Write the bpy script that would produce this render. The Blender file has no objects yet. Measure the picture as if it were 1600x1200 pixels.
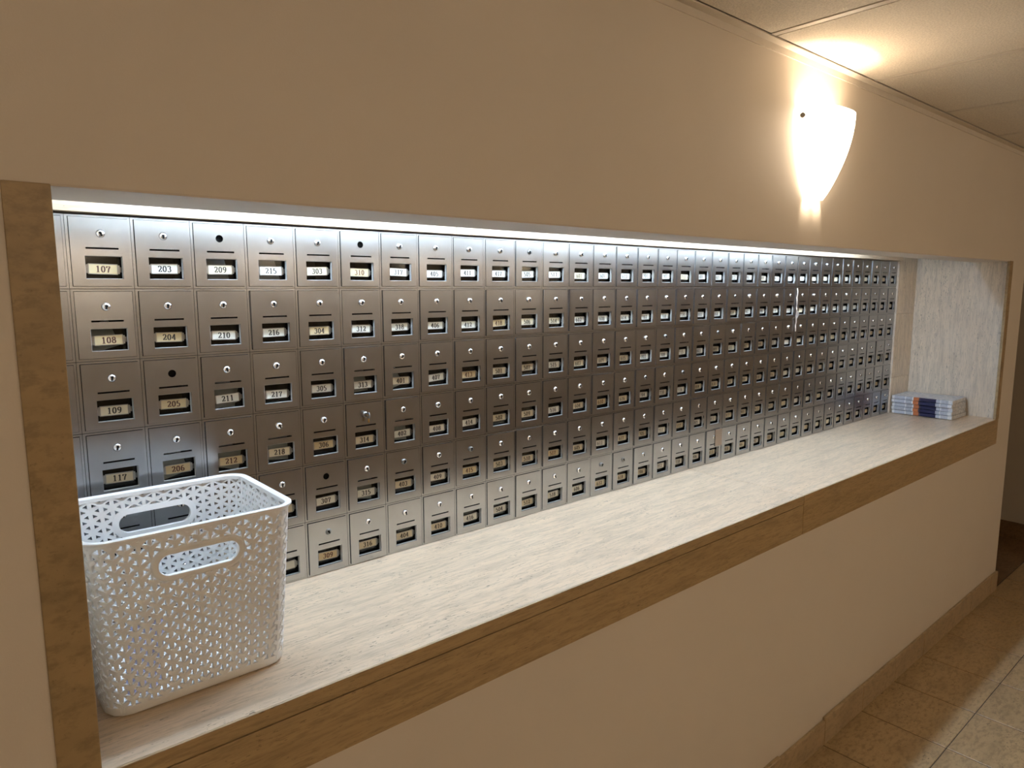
import bpy, bmesh, math, random
from mathutils import Vector, Matrix
random.seed(7)
sc = bpy.context.scene
COL = sc.collection
U = 0.1016            # one mailbox column (4 inches); everything below is laid out in this module
FZ = 16.8             # floor lies 16.8 modules under the top of the mailboxes

def W(x, y, z):       # module coordinates (z = 0 at mailbox top) -> metres (z = 0 at floor)
    return Vector((x*U, y*U, (z+FZ)*U))

# ------------------------------------------------------------------ camera
cam = bpy.data.cameras.new('camera'); cam_o = bpy.data.objects.new('camera', cam); COL.objects.link(cam_o)
cam.sensor_width = 36.0; cam.lens = 1096.09*36/1600; cam.clip_start = 0.02
yaw, pit, rol = 0.713297, -0.136829, -0.00114
f = Vector((math.sin(yaw)*math.cos(pit), math.cos(yaw)*math.cos(pit), math.sin(pit)))
rt = Vector((math.cos(yaw), -math.sin(yaw), 0)); up = rt.cross(f)
r2 = rt*math.cos(rol)+up*math.sin(rol); u2 = -rt*math.sin(rol)+up*math.cos(rol)
m = Matrix((r2, u2, -f)).transposed().to_4x4(); m.translation = W(-2.18734, -14.0009, -1.23774)
cam_o.matrix_world = m
sc.camera = cam_o

# ------------------------------------------------------------------ world, exposure, light levels
wd = bpy.data.worlds.new('world'); sc.world = wd; wd.use_nodes = True
wd.node_tree.nodes['Background'].inputs[0].default_value = (0.9, 0.72, 0.52, 1)
wd.node_tree.nodes['Background'].inputs[1].default_value = 0.02
vs = sc.view_settings; vs.view_transform = 'Standard'; vs.look = 'None'; vs.gamma = 1.0; vs.use_curve_mapping = False
vs.exposure = 0.75
TUBE_COL = (0.655, 0.90, 1.26); TUBE_STRENGTH = 39.5
SCONCE_COL = (1.0, 0.81, 0.60); SHADE_STRENGTH = 4.6; BULB_WATTS = 2.6

# ------------------------------------------------------------------ material helpers
def new_mat(name):
    mt = bpy.data.materials.new(name); mt.use_nodes = True
    nt = mt.node_tree; b = nt.nodes['Principled BSDF']
    return mt, nt, b
def node(nt, kind, **kw):
    n = nt.nodes.new(kind)
    for k, v in kw.items():
        if k in n.inputs.keys() if isinstance(k, str) else False: n.inputs[k].default_value = v
        else: setattr(n, k, v)
    return n
def ramp(nt, fac, stops):
    r = nt.nodes.new('ShaderNodeValToRGB'); el = r.color_ramp.elements
    while len(el) < len(stops): el.new(0.5)
    for e, (p, c) in zip(el, stops): e.position = p; e.color = (*c, 1) if len(c) == 3 else c
    nt.links.new(fac, r.inputs[0]); return r.outputs[0]
def coords(nt, scale=(1, 1, 1), kind='Object', jitter=False):
    tc = nt.nodes.new('ShaderNodeTexCoord'); mp = nt.nodes.new('ShaderNodeMapping')
    mp.inputs['Scale'].default_value = scale
    nt.links.new(tc.outputs[kind], mp.inputs[0])
    if jitter:
        oi = nt.nodes.new('ShaderNodeObjectInfo'); mu = nt.nodes.new('ShaderNodeMath'); mu.operation = 'MULTIPLY'
        mu.inputs[1].default_value = 37.0
        nt.links.new(oi.outputs['Random'], mu.inputs[0]); nt.links.new(mu.outputs[0], mp.inputs['Location'])
    return mp.outputs[0]
def noise(nt, vec, scale, detail=4, rough=0.55):
    n = nt.nodes.new('ShaderNodeTexNoise'); n.inputs['Scale'].default_value = scale
    n.inputs['Detail'].default_value = detail; n.inputs['Roughness'].default_value = rough
    nt.links.new(vec, n.inputs['Vector']); return n.outputs['Fac']
def mix(nt, fac, a, b, mode='MIX'):
    n = nt.nodes.new('ShaderNodeMix'); n.data_type = 'RGBA'; n.blend_type = mode
    for s, v in ((n.inputs[0], fac), (n.inputs[6], a), (n.inputs[7], b)):
        if hasattr(v, 'is_output'): nt.links.new(v, s)
        else: s.default_value = v if not isinstance(v, tuple) else ((*v, 1) if len(v) == 3 else v)
    return n.outputs[2]
def bump(nt, b, h, strength, dist=0.002):
    n = nt.nodes.new('ShaderNodeBump'); n.inputs['Strength'].default_value = strength; n.inputs['Distance'].default_value = dist
    nt.links.new(h, n.inputs['Height']); nt.links.new(n.outputs[0], b.inputs['Normal'])

def mat_paint(name, c, bs=0.12, sc_=420):
    mt, nt, b = new_mat(name); v = coords(nt)
    n1 = noise(nt, v, 3.0, 3); n2 = noise(nt, v, sc_, 2)
    col = mix(nt, n1, tuple(x*0.96 for x in c), tuple(min(1, x*1.04) for x in c))
    nt.links.new(col, b.inputs['Base Color']); b.inputs['Roughness'].default_value = 0.62
    bump(nt, b, n2, bs, 0.0012); return mt
def mat_travertine(name, axis, base=(0.58, 0.46, 0.30), rough=0.32, pits=1.0, fine_c=0.6):
    # bands run along `axis`; pits are small elongated dark holes
    mt, nt, b = new_mat(name)
    st = {'x': (1.0, 9.0, 9.0), 'z': (9.0, 9.0, 1.0), 'y': (9.0, 1.0, 9.0), 'n': (1.5, 3.2, 2.6)}[axis]
    v = coords(nt, st, jitter=True)
    bands = noise(nt, v, 5.0, 6, 0.62); fine = noise(nt, v, 26.0, 5, 0.65)
    c1 = ramp(nt, bands, [(0.28, tuple(x*0.80 for x in base)), (0.45, base), (0.6, tuple(min(1, x*1.12) for x in base)), (0.8, tuple(x*0.9 for x in base))])
    c2 = mix(nt, ramp(nt, fine, [(0.36, (fine_c,)*3), (0.52, (0.0,)*3)]), c1, tuple(x*0.62 for x in base))
    st2 = tuple(s*0.55 if s > 2 else s for s in st)
    v2 = coords(nt, st2, jitter=True); pit = noise(nt, v2, 75.0, 3, 0.6); msk = noise(nt, v2, 7.0, 2)
    pm = nt.nodes.new('ShaderNodeMath'); pm.operation = 'ADD'; nt.links.new(pit, pm.inputs[0])
    sm = nt.nodes.new('ShaderNodeMath'); sm.operation = 'MULTIPLY'; sm.inputs[1].default_value = 0.35; nt.links.new(msk, sm.inputs[0]); nt.links.new(sm.outputs[0], pm.inputs[1])
    pr = ramp(nt, pm.outputs[0], [(0.475, (pits,)*3), (0.515, (0, 0, 0))])
    c3 = mix(nt, pr, c2, tuple(x*0.28 for x in base))
    nt.links.new(c3, b.inputs['Base Color']); b.inputs['Roughness'].default_value = rough
    bump(nt, b, pr, -0.35, 0.001); return mt
def mat_metal(name, base, rough, aniso=0.0, varied=True):
    mt, nt, b = new_mat(name); b.inputs['Metallic'].default_value = 1.0
    v = coords(nt, (3, 3, 60), jitter=True); v2 = coords(nt, (1, 1, 1), jitter=True)
    n1 = noise(nt, v, 60, 3); n2 = noise(nt, v2, 30, 3, 0.5)
    col = mix(nt, n2, tuple(x*0.85 for x in base), tuple(min(1, x*1.05) for x in base))
    if varied:
        oi = nt.nodes.new('ShaderNodeObjectInfo')
        col = mix(nt, oi.outputs['Random'], col, mix(nt, 1.0, col, (0.90, 0.90, 0.91), 'MULTIPLY'))
    nt.links.new(col, b.inputs['Base Color'])
    mr = nt.nodes.new('ShaderNodeMapRange'); mr.inputs['To Min'].default_value = rough-0.015; mr.inputs['To Max'].default_value = rough+0.02
    nt.links.new(n2, mr.inputs['Value']); nt.links.new(mr.outputs[0], b.inputs['Roughness'])
    bump(nt, b, n1, 0.06, 0.0004); return mt
def mat_plain(name, c, rough=0.5, metal=0.0, var=0.06, scale=30, spec=0.5):
    mt, nt, b = new_mat(name); n = noise(nt, coords(nt, jitter=True), scale, 3)
    nt.links.new(mix(nt, n, tuple(x*(1-var) for x in c), tuple(min(1, x*(1+var)) for x in c)), b.inputs['Base Color'])
    b.inputs['Roughness'].default_value = rough; b.inputs['Metallic'].default_value = metal
    b.inputs['Specular IOR Level'].default_value = spec
    return mt
def mat_emit(name, c, s, base=(0.9, 0.9, 0.9)):
    mt, nt, b = new_mat(name); b.inputs['Base Color'].default_value = (*base, 1)
    n = noise(nt, coords(nt), 8, 2)
    nt.links.new(mix(nt, n, tuple(x*0.97 for x in c), c), b.inputs['Emission Color'])
    b.inputs['Emission Strength'].default_value = s; b.inputs['Roughness'].default_value = 0.4
    return mt

M = {}
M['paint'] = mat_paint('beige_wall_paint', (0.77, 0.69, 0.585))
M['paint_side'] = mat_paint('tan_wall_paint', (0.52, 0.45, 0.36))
M['soffit'] = mat_paint('soffit_paint', (0.70, 0.61, 0.51), 0.06)
STONE = (0.66, 0.50, 0.34)
M['stone_x'] = mat_travertine('travertine_counter', 'x', STONE, 0.28)
M['stone_shaded_x'] = mat_travertine('travertine_fascia_shaded', 'x', (0.46, 0.325, 0.165), 0.38, 0.6)  # counter travertine darkened: shade on the front faces put into the colour
M['stone_lit_z'] = mat_travertine('travertine_upright_lit', 'z', (0.76, 0.66, 0.53), 0.40)  # lightened copy of the travertine, tube light on the end panel put into colour
M['stone_shaded_z'] = mat_travertine('travertine_trim_shaded', 'n', (0.40, 0.285, 0.145), 0.42, 0.3)  # same travertine again, darkened in colour for its shaded front face
M['stone_floor'] = mat_travertine('travertine_floor', 'n', (0.45, 0.325, 0.175), 0.30, 0.8, 0.7)
M['stone_base'] = mat_travertine('travertine_baseboard', 'n', (0.47, 0.35, 0.21), 0.36, 0.4)
M['stone_dark'] = mat_travertine('dark_threshold_stone', 'n', (0.20, 0.115, 0.055), 0.22, 0.3)
M['grout'] = mat_plain('dark_grout', (0.10, 0.075, 0.045), 0.9)
def mat_ceiling():
    mt, nt, b = new_mat('ceiling_tile_fibre'); v = coords(nt, jitter=True); c = (0.88, 0.81, 0.70)
    n1 = noise(nt, v, 230, 2); n2 = noise(nt, v, 2.5, 2)
    col = mix(nt, ramp(nt, n1, [(0.42, (0, 0, 0)), (0.58, (1, 1, 1))]), tuple(x*0.86 for x in c), c)
    col = mix(nt, n2, col, mix(nt, 1.0, col, (0.95, 0.94, 0.92), 'MULTIPLY'))
    nt.links.new(col, b.inputs['Base Color']); b.inputs['Roughness'].default_value = 0.85
    bump(nt, b, n1, 0.7, 0.002); return mt
M['ceil'] = mat_ceiling()
M['tbar'] = mat_plain('ceiling_grid_enamel', (0.74, 0.67, 0.57), 0.5)
M['void'] = mat_plain('plenum_dark', (0.03, 0.028, 0.025), 0.9)
M['alu'] = mat_metal('brushed_aluminium', (0.475, 0.485, 0.495), 0.245)
M['alu_frame'] = mat_metal('mailbox_frame_aluminium', (0.485, 0.495, 0.505), 0.245)
M['chrome'] = mat_metal('lock_chrome', (0.95, 0.95, 0.94), 0.22, varied=False)
M['dull_lock'] = mat_metal('dull_lock_metal', (0.30, 0.29, 0.27), 0.35, varied=False)
M['black'] = mat_plain('black_keyway', (0.012, 0.011, 0.010), 0.7, spec=0.1)
M['inside'] = mat_plain('mailbox_interior_shade', (0.022, 0.019, 0.016), 0.7, spec=0.2)  # coloured near black to stand for the lack of light inside the boxes
M['lining'] = mat_plain('pale_cast_window_lining', (0.42, 0.41, 0.39), 0.42, 0.35)
M['holder'] = mat_metal('card_holder_nickel', (0.36, 0.35, 0.32), 0.34)
M['card_w'] = mat_plain('white_card', (0.66, 0.63, 0.53), 0.6)
M['card_c'] = mat_plain('cream_card', (0.58, 0.50, 0.34), 0.6)
M['card_y'] = mat_plain('aged_card', (0.55, 0.43, 0.24), 0.6)
M['ink'] = mat_plain('black_print', (0.03, 0.022, 0.018), 0.6)
M['ink_r'] = mat_plain('faded_red_print', (0.085, 0.028, 0.02), 0.6)
M['brass'] = mat_metal('key_brass', (0.62, 0.42, 0.18), 0.3, varied=False)
M['tape'] = mat_plain('brown_tape', (0.27, 0.19, 0.13), 0.5)
M['foil'] = mat_metal('crumpled_foil', (0.95, 0.95, 0.95), 0.45, varied=False)
M['mail'] = mat_plain('white_paper_mail', (0.78, 0.77, 0.74), 0.55)
M['mail_y'] = mat_plain('yellow_paper_mail', (0.80, 0.62, 0.30), 0.55)
def mat_plastic():
    mt, nt, b = new_mat('white_translucent_plastic'); c = (0.93, 0.92, 0.89)
    n = noise(nt, coords(nt), 12, 2); col = mix(nt, n, tuple(x*0.985 for x in c), c)
    nt.links.new(col, b.inputs['Base Color']); b.inputs['Roughness'].default_value = 0.38
    tl_ = nt.nodes.new('ShaderNodeBsdfTranslucent'); nt.links.new(col, tl_.inputs[0])
    mx = nt.nodes.new('ShaderNodeMixShader'); mx.inputs[0].default_value = 0.03
    nt.links.new(b.outputs[0], mx.inputs[1]); nt.links.new(tl_.outputs[0], mx.inputs[2])
    nt.links.new(mx.outputs[0], nt.nodes['Material Output'].inputs[0]); return mt
M['plastic'] = mat_plastic()
M['flyer'] = mat_plain('violet_flyer_print', (0.50, 0.47, 0.66), 0.5, var=0.4, scale=22)
M['tube'] = mat_emit('fluorescent_tube_glow', TUBE_COL, TUBE_STRENGTH)
M['shade'] = mat_emit('lit_frosted_glass', SCONCE_COL, SHADE_STRENGTH)
M['enamel'] = mat_plain('white_enamel', (0.75, 0.75, 0.73), 0.35)
M['steel'] = mat_metal('screw_steel', (0.35, 0.32, 0.28), 0.35, varied=False)

def mat_glass():
    mt, nt, b = new_mat('mailbox_window_glass'); nt.nodes.remove(b)
    tr = nt.nodes.new('ShaderNodeBsdfTransparent'); tr.inputs[0].default_value = (0.80, 0.82, 0.80, 1)
    gl = nt.nodes.new('ShaderNodeBsdfGlossy'); gl.inputs['Roughness'].default_value = 0.08
    fr = nt.nodes.new('ShaderNodeFresnel'); fr.inputs[0].default_value = 1.45
    n = noise(nt, coords(nt), 20, 2); bm_ = nt.nodes.new('ShaderNodeBump'); bm_.inputs['Strength'].default_value = 0.05
    nt.links.new(n, bm_.inputs['Height']); nt.links.new(bm_.outputs[0], gl.inputs['Normal'])
    mx = nt.nodes.new('ShaderNodeMixShader')
    nt.links.new(fr.outputs[0], mx.inputs[0]); nt.links.new(tr.outputs[0], mx.inputs[1]); nt.links.new(gl.outputs[0], mx.inputs[2])
    nt.links.new(mx.outputs[0], nt.nodes['Material Output'].inputs[0]); return mt
M['glass'] = mat_glass()

def mat_newspaper():
    mt, nt, b = new_mat('printed_newspaper')
    tc = nt.nodes.new('ShaderNodeTexCoord'); sep = nt.nodes.new('ShaderNodeSeparateXYZ'); nt.links.new(tc.outputs['Object'], sep.inputs[0])
    mr = nt.nodes.new('ShaderNodeMapRange'); L = 2.70*U
    mr.inputs['From Min'].default_value = 0.0; mr.inputs['From Max'].default_value = -L
    nt.links.new(sep.outputs[1], mr.inputs['Value'])
    w = (0.82, 0.82, 0.81); g = (0.55, 0.57, 0.62)
    r = nt.nodes.new('ShaderNodeValToRGB'); r.color_ramp.interpolation = 'CONSTANT'; el = r.color_ramp.elements
    stops = [(0, w), (0.04, g), (0.22, w), (0.24, (0.50, 0.52, 0.56)), (0.34, w), (0.365, (0.62, 0.20, 0.07)), (0.455, (0.10, 0.07, 0.08)), (0.48, (0.018, 0.02, 0.075)), (0.735, (0.55, 0.58, 0.64)), (0.80, w), (0.82, g), (0.93, w)]
    while len(el) < len(stops): el.new(0.5)
    for e, (p, c) in zip(el, stops): e.position = p; e.color = (*c, 1)
    nt.links.new(mr.outputs[0], r.inputs[0])
    pr = noise(nt, coords(nt, (1, 5, 1), jitter=True), 130, 3)
    ink = ramp(nt, pr, [(0.47, (0.75,)*3), (0.53, (0, 0, 0))])
    spine = mix(nt, ink, r.outputs[0], mix(nt, 1.0, r.outputs[0], (0.72, 0.74, 0.78), 'MULTIPLY'))
    pt = noise(nt, coords(nt, (3, 1, 1), jitter=True), 60, 3)
    top = mix(nt, ramp(nt, pt, [(0.44, (0.8,)*3), (0.54, (0, 0, 0))]), (0.78, 0.77, 0.75), (0.40, 0.42, 0.47))
    # the folded spine side carries the colour bars, the sheet itself only grey print
    gm = nt.nodes.new('ShaderNodeMath'); gm.operation = 'GREATER_THAN'; gm.inputs[1].default_value = 0.10*U
    nt.links.new(sep.outputs[0], gm.inputs[0])
    nt.links.new(mix(nt, gm.outputs[0], spine, top), b.inputs['Base Color']); b.inputs['Roughness'].default_value = 0.5
    return mt
M['news'] = mat_newspaper()

# ------------------------------------------------------------------ mesh helpers (module units in, metres out)
def bm_box(bm, x0, x1, y0, y1, z0, z1):
    vs_ = [bm.verts.new((x*U, y*U, z*U)) for x in (x0, x1) for y in (y0, y1) for z in (z0, z1)]
    for q in ((0, 1, 3, 2), (4, 6, 7, 5), (0, 4, 5, 1), (2, 3, 7, 6), (0, 2, 6, 4), (1, 5, 7, 3)):
        bm.faces.new([vs_[i] for i in q])
def bm_cyl(bm, c, axis, r, h, n=16, r2=None):
    # from point c along axis (0,1,2) for length h
    r2 = r if r2 is None else r2; A = []; B = []
    for i in range(n):
        a = 2*math.pi*i/n; ca, sa = math.cos(a), math.sin(a)
        for L, rr, d in ((A, r, 0), (B, r2, h)):
            p = [0, 0, 0]; p[(axis+1) % 3] = rr*ca; p[(axis+2) % 3] = rr*sa; p[axis] = d
            L.append(bm.verts.new(tuple((c[k]+p[k])*U for k in range(3))))
    for i in range(n):
        j = (i+1) % n; bm.faces.new((A[i], A[j], B[j], B[i]))
    bm.faces.new(A[::-1]); bm.faces.new(B)
def fin(bm, name, smooth=False):
    bmesh.ops.recalc_face_normals(bm, faces=bm.faces)
    me = bpy.data.meshes.new(name); bm.to_mesh(me); bm.free()
    if smooth:
        for p in me.polygons: p.use_smooth = True
        try: me.set_sharp_from_angle(angle=math.radians(40))
        except Exception: pass
    return me
def obj(name, me, mat=None, parent=None, loc=(0, 0, 0), rot=None):
    if mat is not None and not me.materials: me.materials.append(M[mat] if isinstance(mat, str) else mat)
    o = bpy.data.objects.new(name, me); COL.objects.link(o); o.location = loc
    if rot: o.rotation_euler = rot
    if parent: o.parent = parent
    return o
def empty(name, loc, rz=0):
    o = bpy.data.objects.new(name, None); COL.objects.link(o); o.location = loc; o.rotation_euler = (0, 0, rz)
    o.empty_display_size = 0.05; return o
def tag(o, label=None, cat=None, group=None, kind=None):
    if label: o['label'] = label
    if cat: o['category'] = cat
    if group: o['group'] = group
    if kind: o['kind'] = kind
    return o
def boxes(name, mat, lst, parent=None, bevel=0.0, at=None):
    # boxes in module coordinates; object origin at `at` (module coordinates)
    at = at or (0, 0, -FZ); bm = bmesh.new()
    for b in lst: bm_box(bm, b[0]-at[0], b[1]-at[0], b[2]-at[1], b[3]-at[1], b[4]-at[2], b[5]-at[2])
    if bevel: bmesh.ops.bevel(bm, geom=bm.edges[:], offset=bevel*U, segments=2, affect='EDGES', profile=0.6)
    o = obj(name, fin(bm, name), mat, parent)
    w = W(*at); o.location = w - (parent.location if parent else Vector()); return o
def struct(o, label, cat): return tag(o, label, cat, kind='structure')

YW = -4.14            # wall plane
YS = -2.60            # back of the header
ZH = -0.06            # soffit
ZC = 4.92             # ceiling
XL, XR = -1.23, 37.42 # niche
XC = 39.5             # outside corner at the right
YO = -36.0            # opposite wall
XB = -26.0            # end behind the camera's left
XF = 49.0             # far wall across the side passage
HB = 7.5385           # height of the mailbox bank
ZS = -HB              # shelf top
ZFB = -8.78           # fascia bottom

# ------------------------------------------------------------------ walls
for nm, lst, lb in (
    ('wall_upper', [(XB, XC, YW, YS, ZH+0.03, ZC+0.6)], 'beige painted wall above the mailbox niche'),
    ('wall_lower', [(XL, XR, YW, 1.6, -FZ, ZFB)], 'beige painted wall below the travertine counter'),
    ('wall_near', [(XB, XL, YW, 1.6, -FZ, ZH+0.03)], 'beige painted wall left of the mailbox niche'),
    ('wall_right', [(XR, XC, YW, 1.6, -FZ, ZH+0.03)], 'narrow beige wall between niche and outside corner'),
    ('wall_back', [(XL, XR, 1.2, 1.6, ZFB, ZC+0.6)], 'hidden wall behind the mailboxes'),
    ('wall_soffit', [(XB, XL, YS, 1.6, ZH+0.03, ZC+0.6), (XR, XC, YS, 1.6, ZH+0.03, ZC+0.6), (XL, XR, YS, 1.2, 2.2, 2.5)], 'hidden cove box above the mailboxes')):
    struct(boxes(nm, 'paint', lst), lb, 'wall')
struct(boxes('trim_1', 'soffit', [(XL, XR, YW, YS, ZH, ZH+0.03)]), 'pale painted underside of the niche header', 'soffit')
struct(boxes('wall_opposite', 'paint', [(XB, XF+1, YO-0.8, YO, -FZ, ZC+0.6)]), 'beige wall across the corridor', 'wall')
struct(boxes('wall_left', 'paint', [(XB-0.8, XB, YO, 1.6, -FZ, ZC+0.6)]), 'beige wall closing the corridor on the left', 'wall')
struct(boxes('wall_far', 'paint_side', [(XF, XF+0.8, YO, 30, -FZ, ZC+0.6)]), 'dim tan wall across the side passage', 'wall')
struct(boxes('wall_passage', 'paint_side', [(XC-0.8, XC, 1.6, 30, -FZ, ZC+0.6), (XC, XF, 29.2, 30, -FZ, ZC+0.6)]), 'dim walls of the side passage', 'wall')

# ------------------------------------------------------------------ ceiling: slab, grid, tiles
ceil = struct(boxes('ceiling', 'void', [(XB-0.8, XF+0.8, YO-0.8, 30, ZC+0.45, ZC+0.6)]), 'suspended ceiling of pale fibre tiles', 'ceiling')
bm = bmesh.new(); bm_box(bm, -2.84, 2.84, -5.89, 5.89, 0.0, 0.2); tile_me = fin(bm, 'ceiling_tile')
bmT = bmesh.new(); bm_box(bmT, -0.10, 0.10, -5.9, 5.9, -0.008, 0.02); bm_box(bmT, -0.03, 0.03, -5.9, 5.9, 0.02, 0.4); tb_me = fin(bmT, 'grid_bar')
bmX = bmesh.new(); bm_box(bmX, -38, 38, -0.10, 0.10, -0.03, 0.02); xb_me = fin(bmX, 'grid_main_bar')
xs = [14.65-6*k for k in range(-6, 7)]
def child(name, me, mat, parent, p, rot=None):
    o = obj(name, me, mat, parent, W(*p)-parent.location, rot); return o
for cx in sorted(xs):
    for cy in (-10.3, -22.3, -34.3):
        if XB-4 < cx+3 < XF: child('ceiling_tile', tile_me, 'ceil', ceil, (cx+3, cy, ZC))
        if XB < cx < XF: child('grid_bar', tb_me, 'tbar', ceil, (cx, cy, ZC))
    if cx+3 > XC-1 and cx+3 < XF:
        for cy in (1.7, 13.7, 25.7): child('ceiling_tile', tile_me, 'ceil', ceil, (cx+3, cy, ZC))
for cy in (-16.3, -28.3): child('grid_main_bar', xb_me, 'tbar', ceil, (11.5, cy, ZC))
ang = boxes('trim_2', 'tbar', [(XB, XC, YW-0.26, YW, ZC-0.05, ZC-0.02), (XB, XC, YW-0.03, YW, ZC-0.22, ZC-0.02)])
struct(ang, 'pale metal edge angle along the ceiling', 'ceiling trim')

# ------------------------------------------------------------------ floor: slab, tiles, baseboards
floor = struct(boxes('floor', 'grout', [(XB-0.8, XF+0.8, YO-0.8, 30, -FZ-0.6, -FZ-0.02)]), 'brown square stone tile floor', 'floor')
bm = bmesh.new(); bm_box(bm, -1.482, 1.482, -1.43, 1.43, -0.12, 0.0)
bmesh.ops.bevel(bm, geom=[e for e in bm.edges if all(v.co.z > -0.01*U for v in e.verts)], offset=0.015*U, segments=1, affect='EDGES')
ft_me = fin(bm, 'floor_tile')
x = 20.37 - 3.01*14
ft = []
while x < XF+2:
    for j in range(11):
        cy = YW-0.02-1.445-2.89*j
        if XB-1 < x+1.5 and x+1.5 < XF+1: ft.append((x+1.505, cy))
    x += 3.01
for cx, cy in ft: child('floor_tile', ft_me, 'stone_floor', floor, (cx, cy, -FZ))
thr = boxes('threshold', 'stone_dark', [(XC, XF, YW, 26, -FZ-0.1, -FZ+0.02)], None, 0.0)
struct(thr, 'dark glossy stone threshold floor of the side passage', 'floor')
bb = empty('baseboard_niche', W(XB, YW, -FZ)); struct(bb, 'travertine baseboard under the mailbox counter', 'baseboard')
bmB = bmesh.new(); bm_box(bmB, -1.498, 1.498, -0.12, 0.0, 0.0, 1.0)
bmesh.ops.bevel(bmB, geom=bmB.edges[:], offset=0.02*U, segments=1, affect='EDGES'); bp_me = fin(bmB, 'baseboard_piece')
x = 20.37-3.01*15
while x < XC-1:
    h = 0.90 if abs(x+3.01-20.37) < 0.1 else random.uniform(0.97, 1.02)
    cx = x+1.505; w = 1.0
    if x+3.01 > XC: w = (XC-x)/3.01; cx = (x+XC)/2
    o = child('baseboard_piece', bp_me, 'stone_base', bb, (cx, YW, -FZ)); o.scale = (w, random.uniform(0.9, 1.1), h)
    x += 3.01
struct(boxes('baseboard_far', 'stone_dark', [(XF-0.14, XF, YO, 30, -FZ, -FZ+1.05)]), 'dark brown baseboard on the far wall', 'baseboard')
struct(boxes('baseboard_opposite', 'stone_base', [(XB, XF, YO, YO+0.14, -FZ, -FZ+1.0)]), 'travertine baseboard across the corridor', 'baseboard')

# ------------------------------------------------------------------ niche stonework
ct = empty('mail_counter', W((XL+XR)/2, (YW)/2, ZFB))
tag(ct, 'long travertine counter shelf running below the mailboxes', 'counter')
XSM = 18.11
def part(name, mat, lst, parent, bevel=0.012, at=None):
    at = at or ((lst[0][0]+lst[0][1])/2, (lst[0][2]+lst[0][3])/2, lst[0][4])
    return boxes(name, mat, lst, parent, bevel, at)
part('counter_slab', 'stone_x', [(XL, XSM-0.01, YW+0.026, 0.1, ZS-0.27, ZS)], ct)
part('counter_slab', 'stone_x', [(XSM+0.01, XR, YW+0.026, 0.1, ZS-0.27, ZS)], ct)
part('fascia_board', 'stone_shaded_x', [(XL, XSM-0.012, YW-0.02, YW+0.25, ZFB, ZS-0.29)], ct)
part('fascia_board', 'stone_shaded_x', [(XSM+0.012, XR, YW-0.02, YW+0.024, ZFB, ZS)], ct)
part('slab_edge_strip', 'stone_shaded_x', [(XL, XSM-0.012, YW-0.02, YW+0.024, ZS-0.27, ZS)], ct)
part('core', 'grout', [(XL+0.05, XR, YW+0.3, 1.1, ZFB+0.02, ZS-0.29)], ct, 0)
tl = boxes('trim_3', 'stone_shaded_z', [(XL, XL+0.48, YW-0.03, YW+0.09, ZS, ZH+0.02)], None, 0.015, (XL, YW, ZS)); struct(tl, 'travertine upright trim coloured as in shade at the left end of the niche', 'stone trim')
tr = boxes('trim_4', 'stone_shaded_z', [(XR-0.48, XR, YW-0.03, YW+0.09, ZS, ZH+0.02)], None, 0.015, (XR, YW, ZS)); struct(tr, 'travertine upright trim coloured as in shade at the right end of the niche', 'stone trim')
pl = boxes('trim_5', 'stone_lit_z', [(XL, XL+0.12, YW+0.09, 1.1, ZS, 2.2)], None, 0, (XL, YW, ZS)); struct(pl, 'travertine panel lining the left end of the niche', 'stone panel')
pr_ = boxes('trim_6', 'stone_lit_z', [(XR-0.12, XR, YW+0.09, 1.1, ZS, 2.2)], None, 0, (XR, YW, ZS)); struct(pr_, 'travertine panel coloured as tube-lit, lining the right end of the niche', 'stone panel')
fs = empty('trim_7', W(36.2, 0, ZS)); struct(fs, 'travertine filler strip between mailboxes and right end panel', 'stone trim')
zb = ZS
for zt in (-5.75, -2.55, 0.9):
    part('filler_stone', 'stone_lit_z', [(35.03, XR-0.12, -0.07, 1.0, zb, zt-0.012)], fs, 0.012); zb = zt
part_l = empty('trim_8', W(17, 0, 0.02)); struct(part_l, 'bright travertine strip above the mailboxes', 'stone trim')
for a, b_ in ((XL+0.12, 7.99), (8.01, 17.1), (17.12, 26.3), (26.32, 35.02)):
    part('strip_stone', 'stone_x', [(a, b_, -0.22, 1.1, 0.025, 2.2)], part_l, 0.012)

# ------------------------------------------------------------------ hidden cove tubes behind the header
def tube_fixture(x0, n):
    L = 9.4; e = empty('fluorescent_fixture', W(x0+L/2, -1.75, 2.2))
    tag(e, 'fluorescent batten with bare tube hidden behind header, over the %s mailboxes' % ['left', 'middle', 'right'][n], 'light fixture', 'fluorescent battens above the mailboxes')
    part('batten', 'enamel', [(x0, x0+L, -2.0, -1.5, 1.75, 2.19)], e, 0.02)
    bm = bmesh.new(); bm_cyl(bm, (-L/2+0.2, 0, 0), 0, 0.13, L-0.4, 14)
    child('tube', fin(bm, 'tube', True), 'tube', e, (x0+L/2, -1.75, 1.42))
    for sx in (0.03, L-0.28): part('lamp_holder', 'enamel', [(x0+sx, x0+sx+0.25, -1.9, -1.6, 1.25, 1.76)], e, 0.02)
for n, x0 in enumerate((0.4, 10.2, 20.0)): tube_fixture(x0, n)

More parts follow.
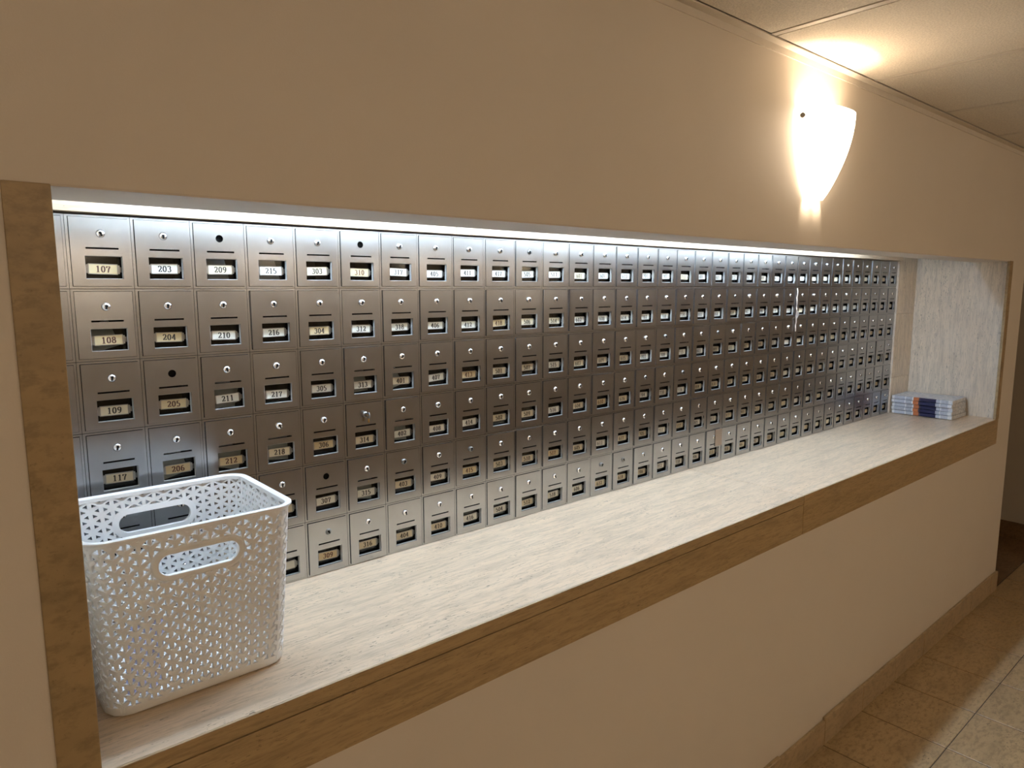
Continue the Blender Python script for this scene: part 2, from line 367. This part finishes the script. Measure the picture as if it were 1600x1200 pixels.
# ------------------------------------------------------------------ wall sconces
def sconce_mesh():
    bm = bmesh.new(); rows = 14; segs = 20; H = 2.30; g = []
    for j in range(rows+1):
        t = j/rows; s = math.sin(t*math.pi/2)**0.85
        a = 0.48+0.70*s; p = 0.17+0.70*s
        ring = []
        for i in range(segs+1):
            th = math.pi*i/segs; c, sn = math.cos(th), math.sin(th)
            xx = -a*math.copysign(abs(c)**0.8, c); yy = -p*abs(sn)**0.8 - 0.03
            zz = t*H
            ring.append((xx, yy, zz))
        g.append(ring)
    T = 0.05
    outer = [[bm.verts.new((x*U, y*U, z*U)) for x, y, z in r] for r in g]
    inner = [[bm.verts.new((x*(1-T)*U, (y+0.04)*U, z*U)) for x, y, z in r] for r in g]
    for L in (outer, inner):
        for j in range(rows):
            for i in range(segs): bm.faces.new((L[j][i], L[j][i+1], L[j+1][i+1], L[j+1][i]))
    for j in (0, rows):
        for i in range(segs): bm.faces.new((outer[j][i], outer[j][i+1], inner[j][i+1], inner[j][i]))
    for i in (0, segs):
        for j in range(rows): bm.faces.new((outer[j][i], outer[j+1][i], inner[j+1][i], inner[j][i]))
    return fin(bm, 'sconce_shade', True)
SM = sconce_mesh()
bm = bmesh.new(); bm_box(bm, -0.22, 0.22, -0.06, 0.0, 0.3, 1.5); SB = fin(bm, 'back_plate')
bm = bmesh.new(); bm_cyl(bm, (0, -0.16, 0.2), 2, 0.06, 0.35, 12); SH = fin(bm, 'bulb_socket')
bm = bmesh.new(); bm_cyl(bm, (0, -0.07, 0), 1, 0.07, 0.12, 14); SC_ = fin(bm, 'screw')
def sconce(p, rz, label, on=1.0, size=1.0):
    e = empty('wall_sconce', W(*p), rz); e.scale = (size,)*3; tag(e, label, 'wall lamp', 'wall sconces along the corridor')
    obj('glass_shade', SM, 'shade', e); obj('back_plate', SB, 'enamel', e); obj('bulb_socket', SH, 'enamel', e)
    for sx in (-1, 1): obj('screw', SC_, 'steel', e, (sx*1.17*U, -0.20*U, 2.06*U), (0, 0, sx*0.8))
    l = bpy.data.lights.new('bulb', 'POINT'); l.color = SCONCE_COL; l.energy = BULB_WATTS*on; l.shadow_soft_size = 0.012
    lo = bpy.data.objects.new('bulb', l); COL.objects.link(lo); lo.parent = e; lo.location = (0, -0.24*U, 0.55*U)
    return e
sconce((17.55, YW, 1.22), 0, 'glowing curved glass wall sconce above the mailbox niche')
for k, sx in enumerate((-18, -6, 6, 18, 30, 42)):  # enlarged lamps added out of view to supply warm fill light
    sconce((sx, YO, 0.9), math.pi, 'added unseen glass sconce for warm fill, %s along the opposite wall from the left' % ['first', 'second', 'third', 'fourth', 'fifth', 'sixth'][k], 1.0, 1.7)

# ------------------------------------------------------------------ mailboxes
CH = HB/6
def door_mesh():
    bm = bmesh.new(); T = 0.075
    def loop(pts):
        v = [bm.verts.new((x*U, 0, z*U)) for x, z in pts]
        return [bm.edges.new((v[i], v[(i+1) % len(v)])) for i in range(len(v))]
    x0, x1, z0, z1 = -0.445, 0.452, 0.050, CH-0.045
    ed = loop([(x0, z0), (x1, z0), (x1, z1), (x0, z1)])
    ed += loop([(-0.245, CH-1.085), (0.335, CH-1.085), (0.335, CH-0.69), (-0.245, CH-0.69)])
    ed += loop([(-0.22, CH-0.575), (0.285, CH-0.575), (0.285, CH-0.545), (-0.22, CH-0.545)])
    ed += loop([(0.02+0.07*math.cos(a*math.pi/8), CH-0.31+0.07*math.sin(a*math.pi/8)) for a in range(16)])
    bmesh.ops.triangle_fill(bm, use_beauty=True, use_dissolve=False, edges=ed)
    r = bmesh.ops.extrude_face_region(bm, geom=bm.faces[:])
    for v in r['geom']:
        if isinstance(v, bmesh.types.BMVert): v.co.y += T*U
    return fin(bm, 'mailbox_door')
DM = door_mesh()
def ring_mesh():
    bm = bmesh.new(); z0, z1 = 0.004, CH-0.004
    bm_box(bm, -0.4965, -0.452, 0.004, 0.2, z0, z1); bm_box(bm, 0.459, 0.4965, 0.004, 0.2, z0, z1)
    bm_box(bm, -0.452, 0.459, 0.004, 0.2, z0, 0.043); bm_box(bm, -0.452, 0.459, 0.004, 0.2, CH-0.038, z1)
    return fin(bm, 'mailbox_frame')
RM = ring_mesh()
def body_mesh():
    bm = bmesh.new(); z0, z1 = 0.01, CH-0.01
    bm_box(bm, -0.49, -0.47, 0.2, 1.1, z0, z1); bm_box(bm, 0.47, 0.49, 0.2, 1.1, z0, z1)
    bm_box(bm, -0.47, 0.47, 0.2, 1.1, z0, z0+0.02); bm_box(bm, -0.47, 0.47, 0.2, 1.1, z1-0.02, z1)
    bm_box(bm, -0.49, 0.49, 1.08, 1.1, z0, z1)
    return fin(bm, 'mailbox_body')
BM_ = body_mesh()
bm = bmesh.new(); bm_box(bm, -0.28, 0.37, 0.0, 0.006, 0.14, 0.60); GM = fin(bm, 'window_pane')
def lock_mesh():
    bm = bmesh.new(); n = 20; prev = None
    for y, r in ((0.1, 0.066), (-0.012, 0.066), (-0.022, 0.062), (-0.030, 0.052), (-0.037, 0.036), (-0.041, 0.018), (-0.042, 0.002)):
        ring = [bm.verts.new((r*math.cos(2*math.pi*i/n)*U, y*U, r*math.sin(2*math.pi*i/n)*U)) for i in range(n)]
        if prev:
            for i in range(n): bm.faces.new((prev[i], prev[(i+1) % n], ring[(i+1) % n], ring[i]))
        prev = ring
    bm.faces.new(prev); me = fin(bm, 'lock')
    for p in me.polygons: p.use_smooth = True
    return me
LM = lock_mesh()
bm = bmesh.new(); bm_cyl(bm, (0, -0.046, 0.012), 1, 0.026, 0.014, 10); bm_box(bm, -0.015, 0.015, -0.046, -0.026, -0.045, 0.01); KM = fin(bm, 'keyhole')
bm = bmesh.new(); bm_cyl(bm, (0, 0.075, 0), 1, 0.085, 0.01, 16); HM = fin(bm, 'empty_lock_hole')
bm = bmesh.new(); za, zc = CH-1.085, CH-0.69
bm_box(bm, -0.245, 0.335, 0.004, 0.055, za, za+0.009); bm_box(bm, -0.245, 0.335, 0.004, 0.055, zc-0.009, zc)
bm_box(bm, -0.245, -0.237, 0.004, 0.055, za+0.014, zc-0.014); bm_box(bm, 0.326, 0.335, 0.004, 0.055, za+0.014, zc-0.014); WL = fin(bm, 'window_lining')
def holder_mesh():
    bm = bmesh.new()
    bm_box(bm, -0.19, 0.27, 0.0, 0.010, -0.092, -0.078); bm_box(bm, -0.19, 0.27, 0.0, 0.010, 0.078, 0.092)
    bm_box(bm, -0.19, 0.27, 0.012, 0.02, -0.092, 0.092)
    for s, xx in ((-1, -0.19), (1, 0.27)):
        a, b_ = (xx-0.10, xx) if s < 0 else (xx, xx+0.10)
        bm_box(bm, a, b_, 0.004, 0.02, -0.045, 0.045)
        c, d = (xx-0.03, xx+0.012) if s < 0 else (xx-0.012, xx+0.03)
        bm_box(bm, c, d, 0.0, 0.014, -0.075, 0.075)
    return fin(bm, 'card_holder')
HO = holder_mesh()
bm = bmesh.new(); bm_box(bm, -0.18, 0.26, 0.003, 0.013, -0.08, 0.08); CM = {k: None for k in 'wcy'}
cme = fin(bm, 'number_card')
for k in CM: CM[k] = cme.copy()

# numerals: heavy upright serif figures drawn as ribbons (box 0.6 wide, 1 tall)
def arc(cx, cz, rx, rz, a0, a1, n=10): return [(cx+rx*math.cos(math.radians(a0+(a1-a0)*i/n)), cz+rz*math.sin(math.radians(a0+(a1-a0)*i/n))) for i in range(n+1)]
TH, TN = 0.21, 0.085
def wid(p): # thick where the stroke is vertical
    out = []
    for i in range(len(p)):
        a = p[max(0, i-1)]; b = p[min(len(p)-1, i+1)]
        dx, dz = b[0]-a[0], b[1]-a[1]; L = math.hypot(dx, dz) or 1
        out.append(TN+(TH-TN)*abs(dz)/L)
    return out
DIG = {
 '0': [arc(0.30, 0.5, 0.22, 0.46, 0, 360, 20)],
 '1': [[(0.32, 0.0), (0.32, 1.0)], [(0.32, 0.96), (0.14, 0.82)], [(0.10, 0.03), (0.54, 0.03)]],
 '2': [arc(0.29, 0.72, 0.21, 0.25, 170, -25, 10)+[(0.42, 0.50), (0.10, 0.10)], [(0.07, 0.08), (0.52, 0.08)], [(0.50, 0.05), (0.54, 0.26)]],
 '3': [arc(0.27, 0.745, 0.20, 0.22, 160, -80, 10), arc(0.27, 0.275, 0.23, 0.25, 80, -160, 12)],
 '4': [[(0.40, 0.0), (0.40, 1.0)], [(0.38, 0.96), (0.05, 0.30)], [(0.03, 0.29), (0.58, 0.29)], [(0.26, 0.03), (0.55, 0.03)]],
 '5': [[(0.14, 0.96), (0.50, 0.96)], [(0.14, 0.98), (0.13, 0.52)], arc(0.28, 0.31, 0.23, 0.28, 130, -150, 13)],
 '6': [arc(0.30, 0.29, 0.21, 0.26, 0, 360, 16), [(0.11, 0.30), (0.10, 0.52), (0.17, 0.80), (0.32, 0.95), (0.48, 0.88)]],
 '7': [[(0.06, 0.93), (0.55, 0.93)], [(0.08, 0.96), (0.06, 0.70)], [(0.53, 0.92), (0.34, 0.50), (0.26, 0.0)]],
 '8': [arc(0.30, 0.74, 0.18, 0.22, 0, 360, 16), arc(0.30, 0.27, 0.22, 0.25, 0, 360, 16)],
 '9': [arc(0.30, 0.70, 0.21, 0.26, 0, 360, 16), [(0.49, 0.70), (0.50, 0.48), (0.43, 0.20), (0.28, 0.05), (0.12, 0.12)]],
}
def number_mesh(txt, h=0.112):
    bm = bmesh.new(); adv = 0.72; x0 = 0.04-len(txt)*adv*h/2+0.06*h; lvl = 0
    for k, ch in enumerate(txt):
        for st in DIG[ch]:
            w = wid(st); prev = None; lvl += 1; yy = -0.0008-0.00006*(lvl % 4)
            for i, (px, pz) in enumerate(st):
                a = st[max(0, i-1)]; b = st[min(len(st)-1, i+1)]
                if i == 0 and st[0] == st[-1]: a = st[-2]
                if len(st) > 10 and abs(st[0][0]-st[-1][0]) < 1e-6 and abs(st[0][1]-st[-1][1]) < 1e-6:
                    if i == 0: a = st[-2]
                    if i == len(st)-1: b = st[1]
                dx, dz = b[0]-a[0], b[1]-a[1]; L = math.hypot(dx, dz) or 1; nx, nz = -dz/L*w[i]/2, dx/L*w[i]/2
                pt = []
                for s in (1, -1):
                    X = x0+(k*adv+px+s*nx)*h; Z = (pz-0.5+s*nz)*h
                    pt.append(bm.verts.new((X*U, yy*U, Z*U)))
                if prev: bm.faces.new((prev[0], prev[1], pt[1], pt[0]))
                prev = pt
    return fin(bm, 'number_print')

NUM = {1: ['107', '108', '109', '117', '', ''], 2: ['203', '204', '205', '206', '', ''], 3: ['209', '210', '211', '212', '', ''],
       4: ['215', '216', '217', '218', '', ''], 5: ['303', '304', '305', '306', '307', '309'], 6: ['310', '312', '313', '314', '315', '316'],
       7: ['317', '318', '401', '402', '403', '404'], 8: [str(405+i) for i in range(6)], 9: [str(411+i) for i in range(6)],
       10: ['417', '418', '501', '502', '503', '504'], 11: ['505', '506', '507', '509', '510', '512'], 12: [str(513+i) for i in range(6)],
       13: [str(601+i) for i in range(6)], 14: [str(607+i) for i in range(6)], 15: [str(613+i) for i in range(6)]}
for fl in (7, 8, 9):
    for k in range(3): NUM[16+(fl-7)*3+k] = [str(fl*100+1+6*k+i) for i in range(6)]
HOLES = {(3, 0), (6, 0), (2, 2), (5, 4)}
DULL = {(11, 0), (5, 5), (6, 3), (7, 4), (9, 4), (21, 1), (17, 2), (20, 2), (18, 3), (16, 3), (14, 5), (15, 5)}
AGED = {(1, 0), (1, 1), (2, 1), (2, 2), (6, 0), (5, 1), (10, 1), (5, 3), (2, 3), (3, 3), (5, 5), (9, 2), (9, 4), (14, 3), (12, 4)}
ROWN = ['top row', 'second row', 'third row', 'fourth row', 'fifth row', 'bottom row']
ORD = ['', 'first', 'second', 'third', 'fourth', 'fifth', 'sixth', 'seventh', 'eighth', 'ninth', 'tenth', 'eleventh', 'twelfth', 'thirteenth', 'fourteenth', 'fifteenth', 'sixteenth', 'seventeenth', 'eighteenth', 'nineteenth', 'twentieth']
def ordinal(n):
    if n <= 20: return ORD[n]
    if n == 30: return 'thirtieth'
    return ('twenty-' if n < 30 else 'thirty-')+ORD[n % 10]
def mailbox(c, r):
    # c = 0 is the sliver behind the left trim; the column of number 107 is c = 1
    num = NUM.get(c, ['']*6)[r]
    e = empty('mailbox', W(c-0.5, 0, -(r+1)*CH))
    if c == 0: lab = 'sliver of aluminium mailbox seen beside the left travertine trim, %s' % ROWN[r]
    elif num and c <= 15: lab = 'aluminium mailbox with number card %s, %s of the %s counted from the left' % (num, ordinal(c), ROWN[r])
    elif c <= 4: lab = 'brushed aluminium mailbox hidden behind white basket, %s, %s column with window card' % (ROWN[r], ordinal(c))
    else: lab = 'brushed aluminium mailbox in %s, %s column counting rightward from the one numbered 107' % (ROWN[r], ordinal(c))
    if (c, r) in HOLES: lab = 'aluminium mailbox %s with empty black hole instead of lock, %s of the %s' % (num, ordinal(c), ROWN[r])
    if (c, r) == (6, 3): lab = 'aluminium mailbox 314 with a key left in its lock, fourth row'
    tag(e, lab, 'mailbox', 'bank of aluminium mailboxes')
    obj('mailbox_frame', RM, 'alu_frame', e); obj('mailbox_body', BM_, 'inside', e)
    rx, rz = random.gauss(0, 0.006), random.gauss(0, 0.006)
    d = obj('mailbox_door', DM, 'alu', e, (0, random.uniform(-0.032, -0.006)*U, 0), (rx, 0, rz))
    obj('window_pane', GM, 'glass', e, (0, 0.125*U, 0)); obj('window_lining', WL, 'lining', e)
    if (c, r) in HOLES: obj('empty_lock_hole', HM, 'black', e, (0.02*U, 0.01*U, (CH-0.31)*U))
    else:
        k = obj('lock', LM if (c, r) not in DULL else LM2, 'chrome' if (c, r) not in DULL else 'dull_lock', e, (0.02*U, -0.018*U, (CH-0.31)*U), (0, random.gauss(0, 0.25), 0))
        obj('keyhole', KM, 'black', k)
    p = obj('card_holder', HO, 'holder', e, (0.002*U, 0.085*U, (CH-0.895+random.uniform(-0.02, 0.015))*U), (0, random.gauss(0, 0.02), 0))
    kind = 'y' if (c, r) in AGED else ('w' if r < 2 and random.random() < 0.65 else random.choice('ccw'))
    obj('number_card', CM[kind], 'card_'+kind, p)
    if num: obj('number_print', number_mesh(num), 'ink_r' if (kind == 'y' and random.random() < 0.5) else 'ink', p)
    return e
LM2 = LM.copy()
for c in range(0, 36):
    for r in range(6): mailbox(c, r)

# things in, on and stuck to the mailboxes
def envelope_mesh(w=0.60, h=0.5, t=0.02):
    bm = bmesh.new(); bm_box(bm, -w/2, w/2, -t/2, t/2, 0, h)
    a, b_, c = [bm.verts.new((x*U, (-t/2-0.002)*U, z*U)) for x, z in ((-w/2, h), (w/2, h), (0, h*0.5))]
    bm.faces.new((a, b_, c)); return fin(bm, 'envelope')
EV = envelope_mesh(); EV2 = EV.copy()
def envelope(c, r, n, mat='mail', tilt=None, lift=0.0, y=0.35):
    nm = NUM.get(c, ['']*6)[r]
    where = ('%s, ' % nm if nm and c <= 15 else '')+'%s, %s column' % (ROWN[r], ordinal(c))
    for i in range(n):
        a = tilt if tilt is not None else random.uniform(-0.5, 0.5)
        o = obj('envelope', EV if mat == 'mail' else EV2, mat, None, W(c-0.5+random.uniform(-0.04, 0.04), y+0.09*i, -(r+1)*CH+0.16+lift))
        o.rotation_euler = (-0.3, a*0.7, random.uniform(-0.1, 0.1))
        tag(o, '%s envelope inside mailbox %s%s' % ('white' if mat == 'mail' else 'yellowish', where, '' if n == 1 else (', nearer the glass' if i == 0 else ', behind another')), 'envelope', 'mail inside the mailboxes')
for c, r, n in ((3, 0, 2), (4, 0, 2), (1, 1, 1), (3, 2, 2), (6, 2, 1), (7, 2, 1), (13, 1, 1), (15, 0, 1), (2, 3, 1), (3, 3, 1), (7, 3, 1), (4, 3, 1), (18, 2, 1), (20, 1, 1), (21, 0, 2), (22, 0, 1), (26, 2, 2), (28, 1, 1), (27, 0, 1), (6, 4, 1)):
    envelope(c, r, n)
envelope(22, 5, 1, 'mail_y', 0.0, 0.0, 0.22); envelope(23, 5, 1, 'mail_y', 0.0, 0.0, 0.22); envelope(28, 3, 1, 'mail_y', 0.1)
# key hanging in lock of 314
kx, kz = 6-0.5+0.02, -3*CH-0.31
ke = empty('key', W(kx, -0.03, kz)); tag(ke, 'small brass key hanging from the lock of mailbox 314', 'key')
bm = bmesh.new(); bm_cyl(bm, (0, -0.14, 0), 1, 0.02, 0.11, 10); obj('key_shank', fin(bm, 'key_shank'), 'brass', ke)
bm = bmesh.new(); bm_cyl(bm, (-0.01, -0.13, -0.0), 0, 0.075, 0.02, 16); obj('key_bow', fin(bm, 'key_bow'), 'dull_lock', ke)
bm = bmesh.new(); bm_box(bm, 0.0, 0.035, -0.12, -0.10, -0.17, -0.03); obj('key_tag', fin(bm, 'key_tag'), 'brass', ke)
# crumpled foil tape on the joint between two banks
bm = bmesh.new(); prev = None
for i in range(15):
    z = -i*0.145; s = 0.012*math.sin(i*1.3)+(0.10 if i in (8, 9) else 0); y = -0.035-0.02*abs(math.sin(i*2.1)); wdt = 0.04+(0.09 if i in (8, 9) else 0)
    row = [bm.verts.new(((s+dx)*U, (y+dy)*U, z*U)) for dx, dy in ((-wdt, 0.0), (0, -0.03), (wdt, 0.0), (0, 0.012))]
    if prev:
        for k in range(4): bm.faces.new((prev[k], prev[(k+1) % 4], row[(k+1) % 4], row[k]))
    prev = row
ftp = obj('foil_strip', fin(bm, 'foil_strip'), 'foil', None, W(25.0, -0.01, -1.28)); tag(ftp, 'crumpled shiny foil strip stuck over a joint between far mailboxes', 'foil tape')
ftp.scale.z = 0.85
bm = bmesh.new(); bm_box(bm, -0.21, 0.21, -0.02, 0, 0, 0.62); bmesh.ops.bevel(bm, geom=bm.edges[:], offset=0.008*U, segments=1, affect='EDGES')
tpp = obj('tape_patch', fin(bm, 'tape_patch'), 'tape', None, W(20.0-0.22, -0.040, -6*CH+0.60)); tag(tpp, 'brown tape patch on a bottom row mailbox door', 'tape')

# ------------------------------------------------------------------ white perforated basket
def basket():
    cx, cy = 0.915, -1.88; e = empty('storage_basket', W(cx, cy, ZS)); tag(e, 'white perforated plastic storage basket standing on the counter', 'basket')
    Ht = 2.78; top = (1.53, 1.29); bot = (1.36, 1.14); R0 = 0.34
    # unrolled perimeter: start at the middle of the back side, go round
    def P(uf, v, off=0.0):
        k = v/Ht; hx = bot[0]+(top[0]-bot[0])*k+off; hy = bot[1]+(top[1]-bot[1])*k+off; R = R0+off
        lx, ly = 1.445, 1.215; a = 2*(lx-R0); b_ = 2*(ly-R0); q = math.pi*R0/2; tot = 2*a+2*b_+4*q
        s = (uf % 1.0)*tot
        segs = [('L', a/2), ('A', q), ('L', b_), ('A', q), ('L', a), ('A', q), ('L', b_), ('A', q), ('L', a/2)]
        # front middle is uf = 0: travel +x along the front
        ang0 = -90; i = 0; corner = [(1, -1), (1, 1), (-1, 1), (-1, -1)]
        pos = [((0, -1), (1, -1)), None, ((1, -1), (1, 1)), None, ((1, 1), (-1, 1)), None, ((-1, 1), (-1, -1)), None, ((-1, -1), (0, -1))]
        for n, (kd, L) in enumerate(segs):
            if s <= L or n == 8:
                t = s/L
                if kd == 'A':
                    c = corner[n//2]; th = math.radians(-90+90*(n//2)+90*t)
                    return (c[0]*(hx-R)+R*math.cos(th), c[1]*(hy-R)+R*math.sin(th), v)
                side = (n//2) % 4
                ex, ey = hx-R, hy-R
                if n == 0: return (ex*t, -hy, v)
                if n == 2: return (hx, -ey+2*ey*t, v)
                if n == 4: return (ex-2*ex*t, hy, v)
                if n == 6: return (-hx, ey-2*ey*t, v)
                return (-ex+ex*t, -hy, v)
            s -= L
    lx, ly = 1.445, 1.215; TOT = 4*(lx-R0)+4*(ly-R0)+2*math.pi*R0
    NC = 64; du = TOT/NC; s_ = du/0.866; v0, v1 = 0.12, Ht-0.12
    hu, hv, hl, hr = 0.0, Ht-0.56, 0.40, 0.165     # handle: centre, half straight length, radius
    def hd(uu, vv):   # distance to the handle slot outline (negative inside), front or back
        best = 9
        for c in (0.0, TOT/2):
            d = (uu-c+TOT/2) % TOT-TOT/2; d = max(abs(d)-hl, 0); best = min(best, math.hypot(d, vv-hv)-hr)
        return best
    bm = bmesh.new(); cache = {}
    def V(uu, vv, off):
        key = (round((uu % TOT)/TOT*1e5) % 100000, round(vv*1e4), round(off*1e4))
        if key not in cache:
            p = P((uu % TOT)/TOT, vv, off); cache[key] = bm.verts.new(tuple(c*U for c in p))
        return cache[key]
    def face(vv):
        if len(set(vv)) == len(vv):
            try: bm.faces.new(vv)
            except ValueError: pass
    O0, O1 = -0.014, -0.052; rows = int(Ht/s_)+2
    for i in range(NC):
        for j in range(-1, rows):
            z = j*s_; o = s_/2 if i % 2 else 0; o2 = s_/2-o
            for tri in (((i, z+o), (i+1, z+s_/2 if not i % 2 else z+s_), (i, z+o+s_)), ((i+1, z+o2+(0 if i % 2 else 0)), (i+1, z+o2+s_), (i, z+o+(s_ if not i % 2 else 0)))):
                pts = [(a*du, b_) for a, b_ in tri]; gu = sum(p[0] for p in pts)/3; gv = sum(p[1] for p in pts)/3
                if gv < v0-0.05 or gv > v1+0.05 or hd(gu, gv) < 0.065: continue
                pts = [(a, min(max(b_, 0.03), Ht-0.03)) for a, b_ in pts]
                hole = {O0: [(gu+(a-gu)*0.80, gv+(b_-gv)*0.80) for a, b_ in pts], O1: [(gu+(a-gu)*0.41, gv+(b_-gv)*0.41) for a, b_ in pts]}
                for off in (O0, O1):
                    for k in range(3):
                        l = (k+1) % 3; face([V(*pts[k], off), V(*pts[l], off), V(*hole[off][l], off), V(*hole[off][k], off)])
                for k in range(3):
                    l = (k+1) % 3; face([V(*hole[O0][k], O0), V(*hole[O0][l], O0), V(*hole[O1][l], O1), V(*hole[O1][k], O1)])
    lat = obj('lattice_wall', fin(bm, 'lattice_wall'), 'plastic', e)
    # raised three-armed stars on the outside
    bm = bmesh.new(); cache = {}
    for i in range(NC):
        for j in range(0, rows):
            vv = j*s_+(s_/2 if i % 2 else 0); uu = i*du
            if vv < v0+0.02 or vv > v1-0.02 or hd(uu, vv) < 0.115: continue
            for ang in (-90, 30, 150):
                L = s_*0.56; wv = s_*0.165; ca, sa = math.cos(math.radians(ang)), math.sin(math.radians(ang))
                def Q(t, w, off): return V(uu+ca*t-sa*w, min(max(vv+sa*t+ca*w, 0.05), Ht-0.05), off)
                A = [Q(0, -wv*1.1, 0.006), Q(0, wv*1.1, 0.006), Q(L, wv*0.85, 0.0), Q(L, -wv*0.85, 0.0)]
                B = [Q(0, -wv*1.3, O0), Q(0, wv*1.3, O0), Q(L, wv, O0-0.004), Q(L, -wv, O0-0.004)]
                face(A)
                for k in (1, 2, 3): l = (k+1) % 4; face([A[k], A[l], B[l], B[k]])
    obj('star_relief', fin(bm, 'star_relief'), 'plastic', lat)
    # rim and foot, swept round
    def sweep(name, prof, N=96):
        bm = bmesh.new(); loops = []
        for i in range(N): loops.append([bm.verts.new(tuple(c*U for c in P(i/N, v, o))) for o, v in prof])
        for i in range(N):
            a, b_ = loops[i], loops[(i+1) % N]
            for k in range(len(prof)): l = (k+1) % len(prof); bm.faces.new((a[k], a[l], b_[l], b_[k]))
        return obj(name, fin(bm, name, True), 'plastic', e)
    sweep('rim', [(-0.056, Ht-0.085), (-0.056, Ht-0.02), (-0.03, Ht+0.003), (0.02, Ht+0.006), (0.048, Ht-0.008), (0.052, Ht-0.035), (0.04, Ht-0.05), (0.008, Ht-0.055), (0.006, Ht-0.10)])
    bm = bmesh.new(); N = 64; prof = [(-0.10, 0.0), (-0.035, 0.012), (0.0, 0.05), (0.004, 0.17)]
    loops = [[bm.verts.new(tuple(c*U for c in P(i/N, v, o))) for o, v in prof+[(-0.06, 0.17), (-0.10, 0.05)]] for i in range(N)]
    for i in range(N):
        a, b_ = loops[i], loops[(i+1) % N]
        for k in range(5): bm.faces.new((a[k], a[k+1], b_[k+1], b_[k]))
    bm.faces.new([l[0] for l in loops]); bm.faces.new([l[-1] for l in loops])
    obj('base', fin(bm, 'base', True), 'plastic', e)
    for c in (0.0, TOT/2):
        bm = bmesh.new(); N = 40; rings = []
        for i in range(N):
            t = 2*math.pi*i/N; ca, sa = math.cos(t), math.sin(t); bx = hl if ca > 1e-6 else (-hl if ca < -1e-6 else 0)
            rr = []
            for rad, off in ((hr, -0.07), (hr, 0.012), (hr+0.02, 0.024), (hr+0.075, 0.018), (hr+0.10, -0.01), (hr+0.10, -0.058)):
                p = P(((c+bx+ca*rad) % TOT)/TOT, hv+sa*rad, off); rr.append(bm.verts.new(tuple(q*U for q in p)))
            rings.append(rr)
        for i in range(N):
            a, b_ = rings[i], rings[(i+1) % N]
            for k in range(6): l = (k+1) % 6; bm.faces.new((a[k], a[l], b_[l], b_[k]))
        obj('handle_rim', fin(bm, 'handle_rim', True), 'plastic', e)
basket()
# folded flyer lying against the inside of the basket
bm = bmesh.new(); bm_box(bm, -0.26, 0.26, -0.015, 0.015, 0, 1.15); bm_box(bm, -0.24, 0.26, 0.02, 0.045, 0, 1.12)
fl = obj('folded_flyer', fin(bm, 'folded_flyer'), 'flyer', None, W(0.10, -2.62, ZS+0.10), (0.06, 0.10, 0.1)); tag(fl, 'violet printed flyer leaning inside the white basket', 'flyer')

# ------------------------------------------------------------------ newspapers at the far end of the counter
def newspaper_mesh(t, curl):
    bm = bmesh.new(); L = 2.70; Wd = 1.95; nx, ny = 10, 14; top = []; bot = []
    for i in range(nx+1):
        fx = (0, 0.004, 0.012, 0.022, 0.03, 0.2, 0.4, 0.6, 0.8, 0.9, 1.0)[i]; a, b_ = [], []
        for j in range(ny+1):
            fy = j/ny; x_ = fx*Wd; y_ = -fy*L
            half = t/2*math.sqrt(max(0.0, 1-(1-min(1, fx/0.03))**2)) if fx < 0.03 else t/2
            half = max(half, t*0.40)
            lift = curl*(fy**3)*fx*0.5+0.02*math.sin(fy*9)*curl*fx
            a.append(bm.verts.new((x_*U, y_*U, (t/2+half*0.98+lift)*U))); b_.append(bm.verts.new((x_*U, y_*U, (t/2-half*0.98+lift)*U)))
        top.append(a); bot.append(b_)
    for G in (top, bot):
        for i in range(nx):
            for j in range(ny): bm.faces.new((G[i][j], G[i+1][j], G[i+1][j+1], G[i][j+1]))
    for i in (0, nx):
        for j in range(ny): bm.faces.new((top[i][j], top[i][j+1], bot[i][j+1], bot[i][j]))
    for j in (0, ny):
        for i in range(nx): bm.faces.new((top[i][j], top[i+1][j], bot[i+1][j], bot[i][j]))
    bmesh.ops.remove_doubles(bm, verts=bm.verts, dist=1e-6)
    return fin(bm, 'newspaper', False)
zz = ZS+0.012; NP = 5
for k in range(NP):
    t = random.uniform(0.15, 0.19); me = newspaper_mesh(t, 0.04*k/NP+0.0)
    o = obj('folded_newspaper', me, 'news', None, W(35.12+random.uniform(-0.03, 0.03), -0.14+random.uniform(-0.03, 0.03), zz), (0, 0, random.uniform(-0.015, 0.015)))
    tag(o, 'folded newspaper with navy and orange band, %s of the pile on the counter' % (['lowest', 'second from bottom', 'middle one', 'second from top', 'topmost'][k]), 'newspaper', 'newspapers at the end of the counter')
    zz += t+0.004
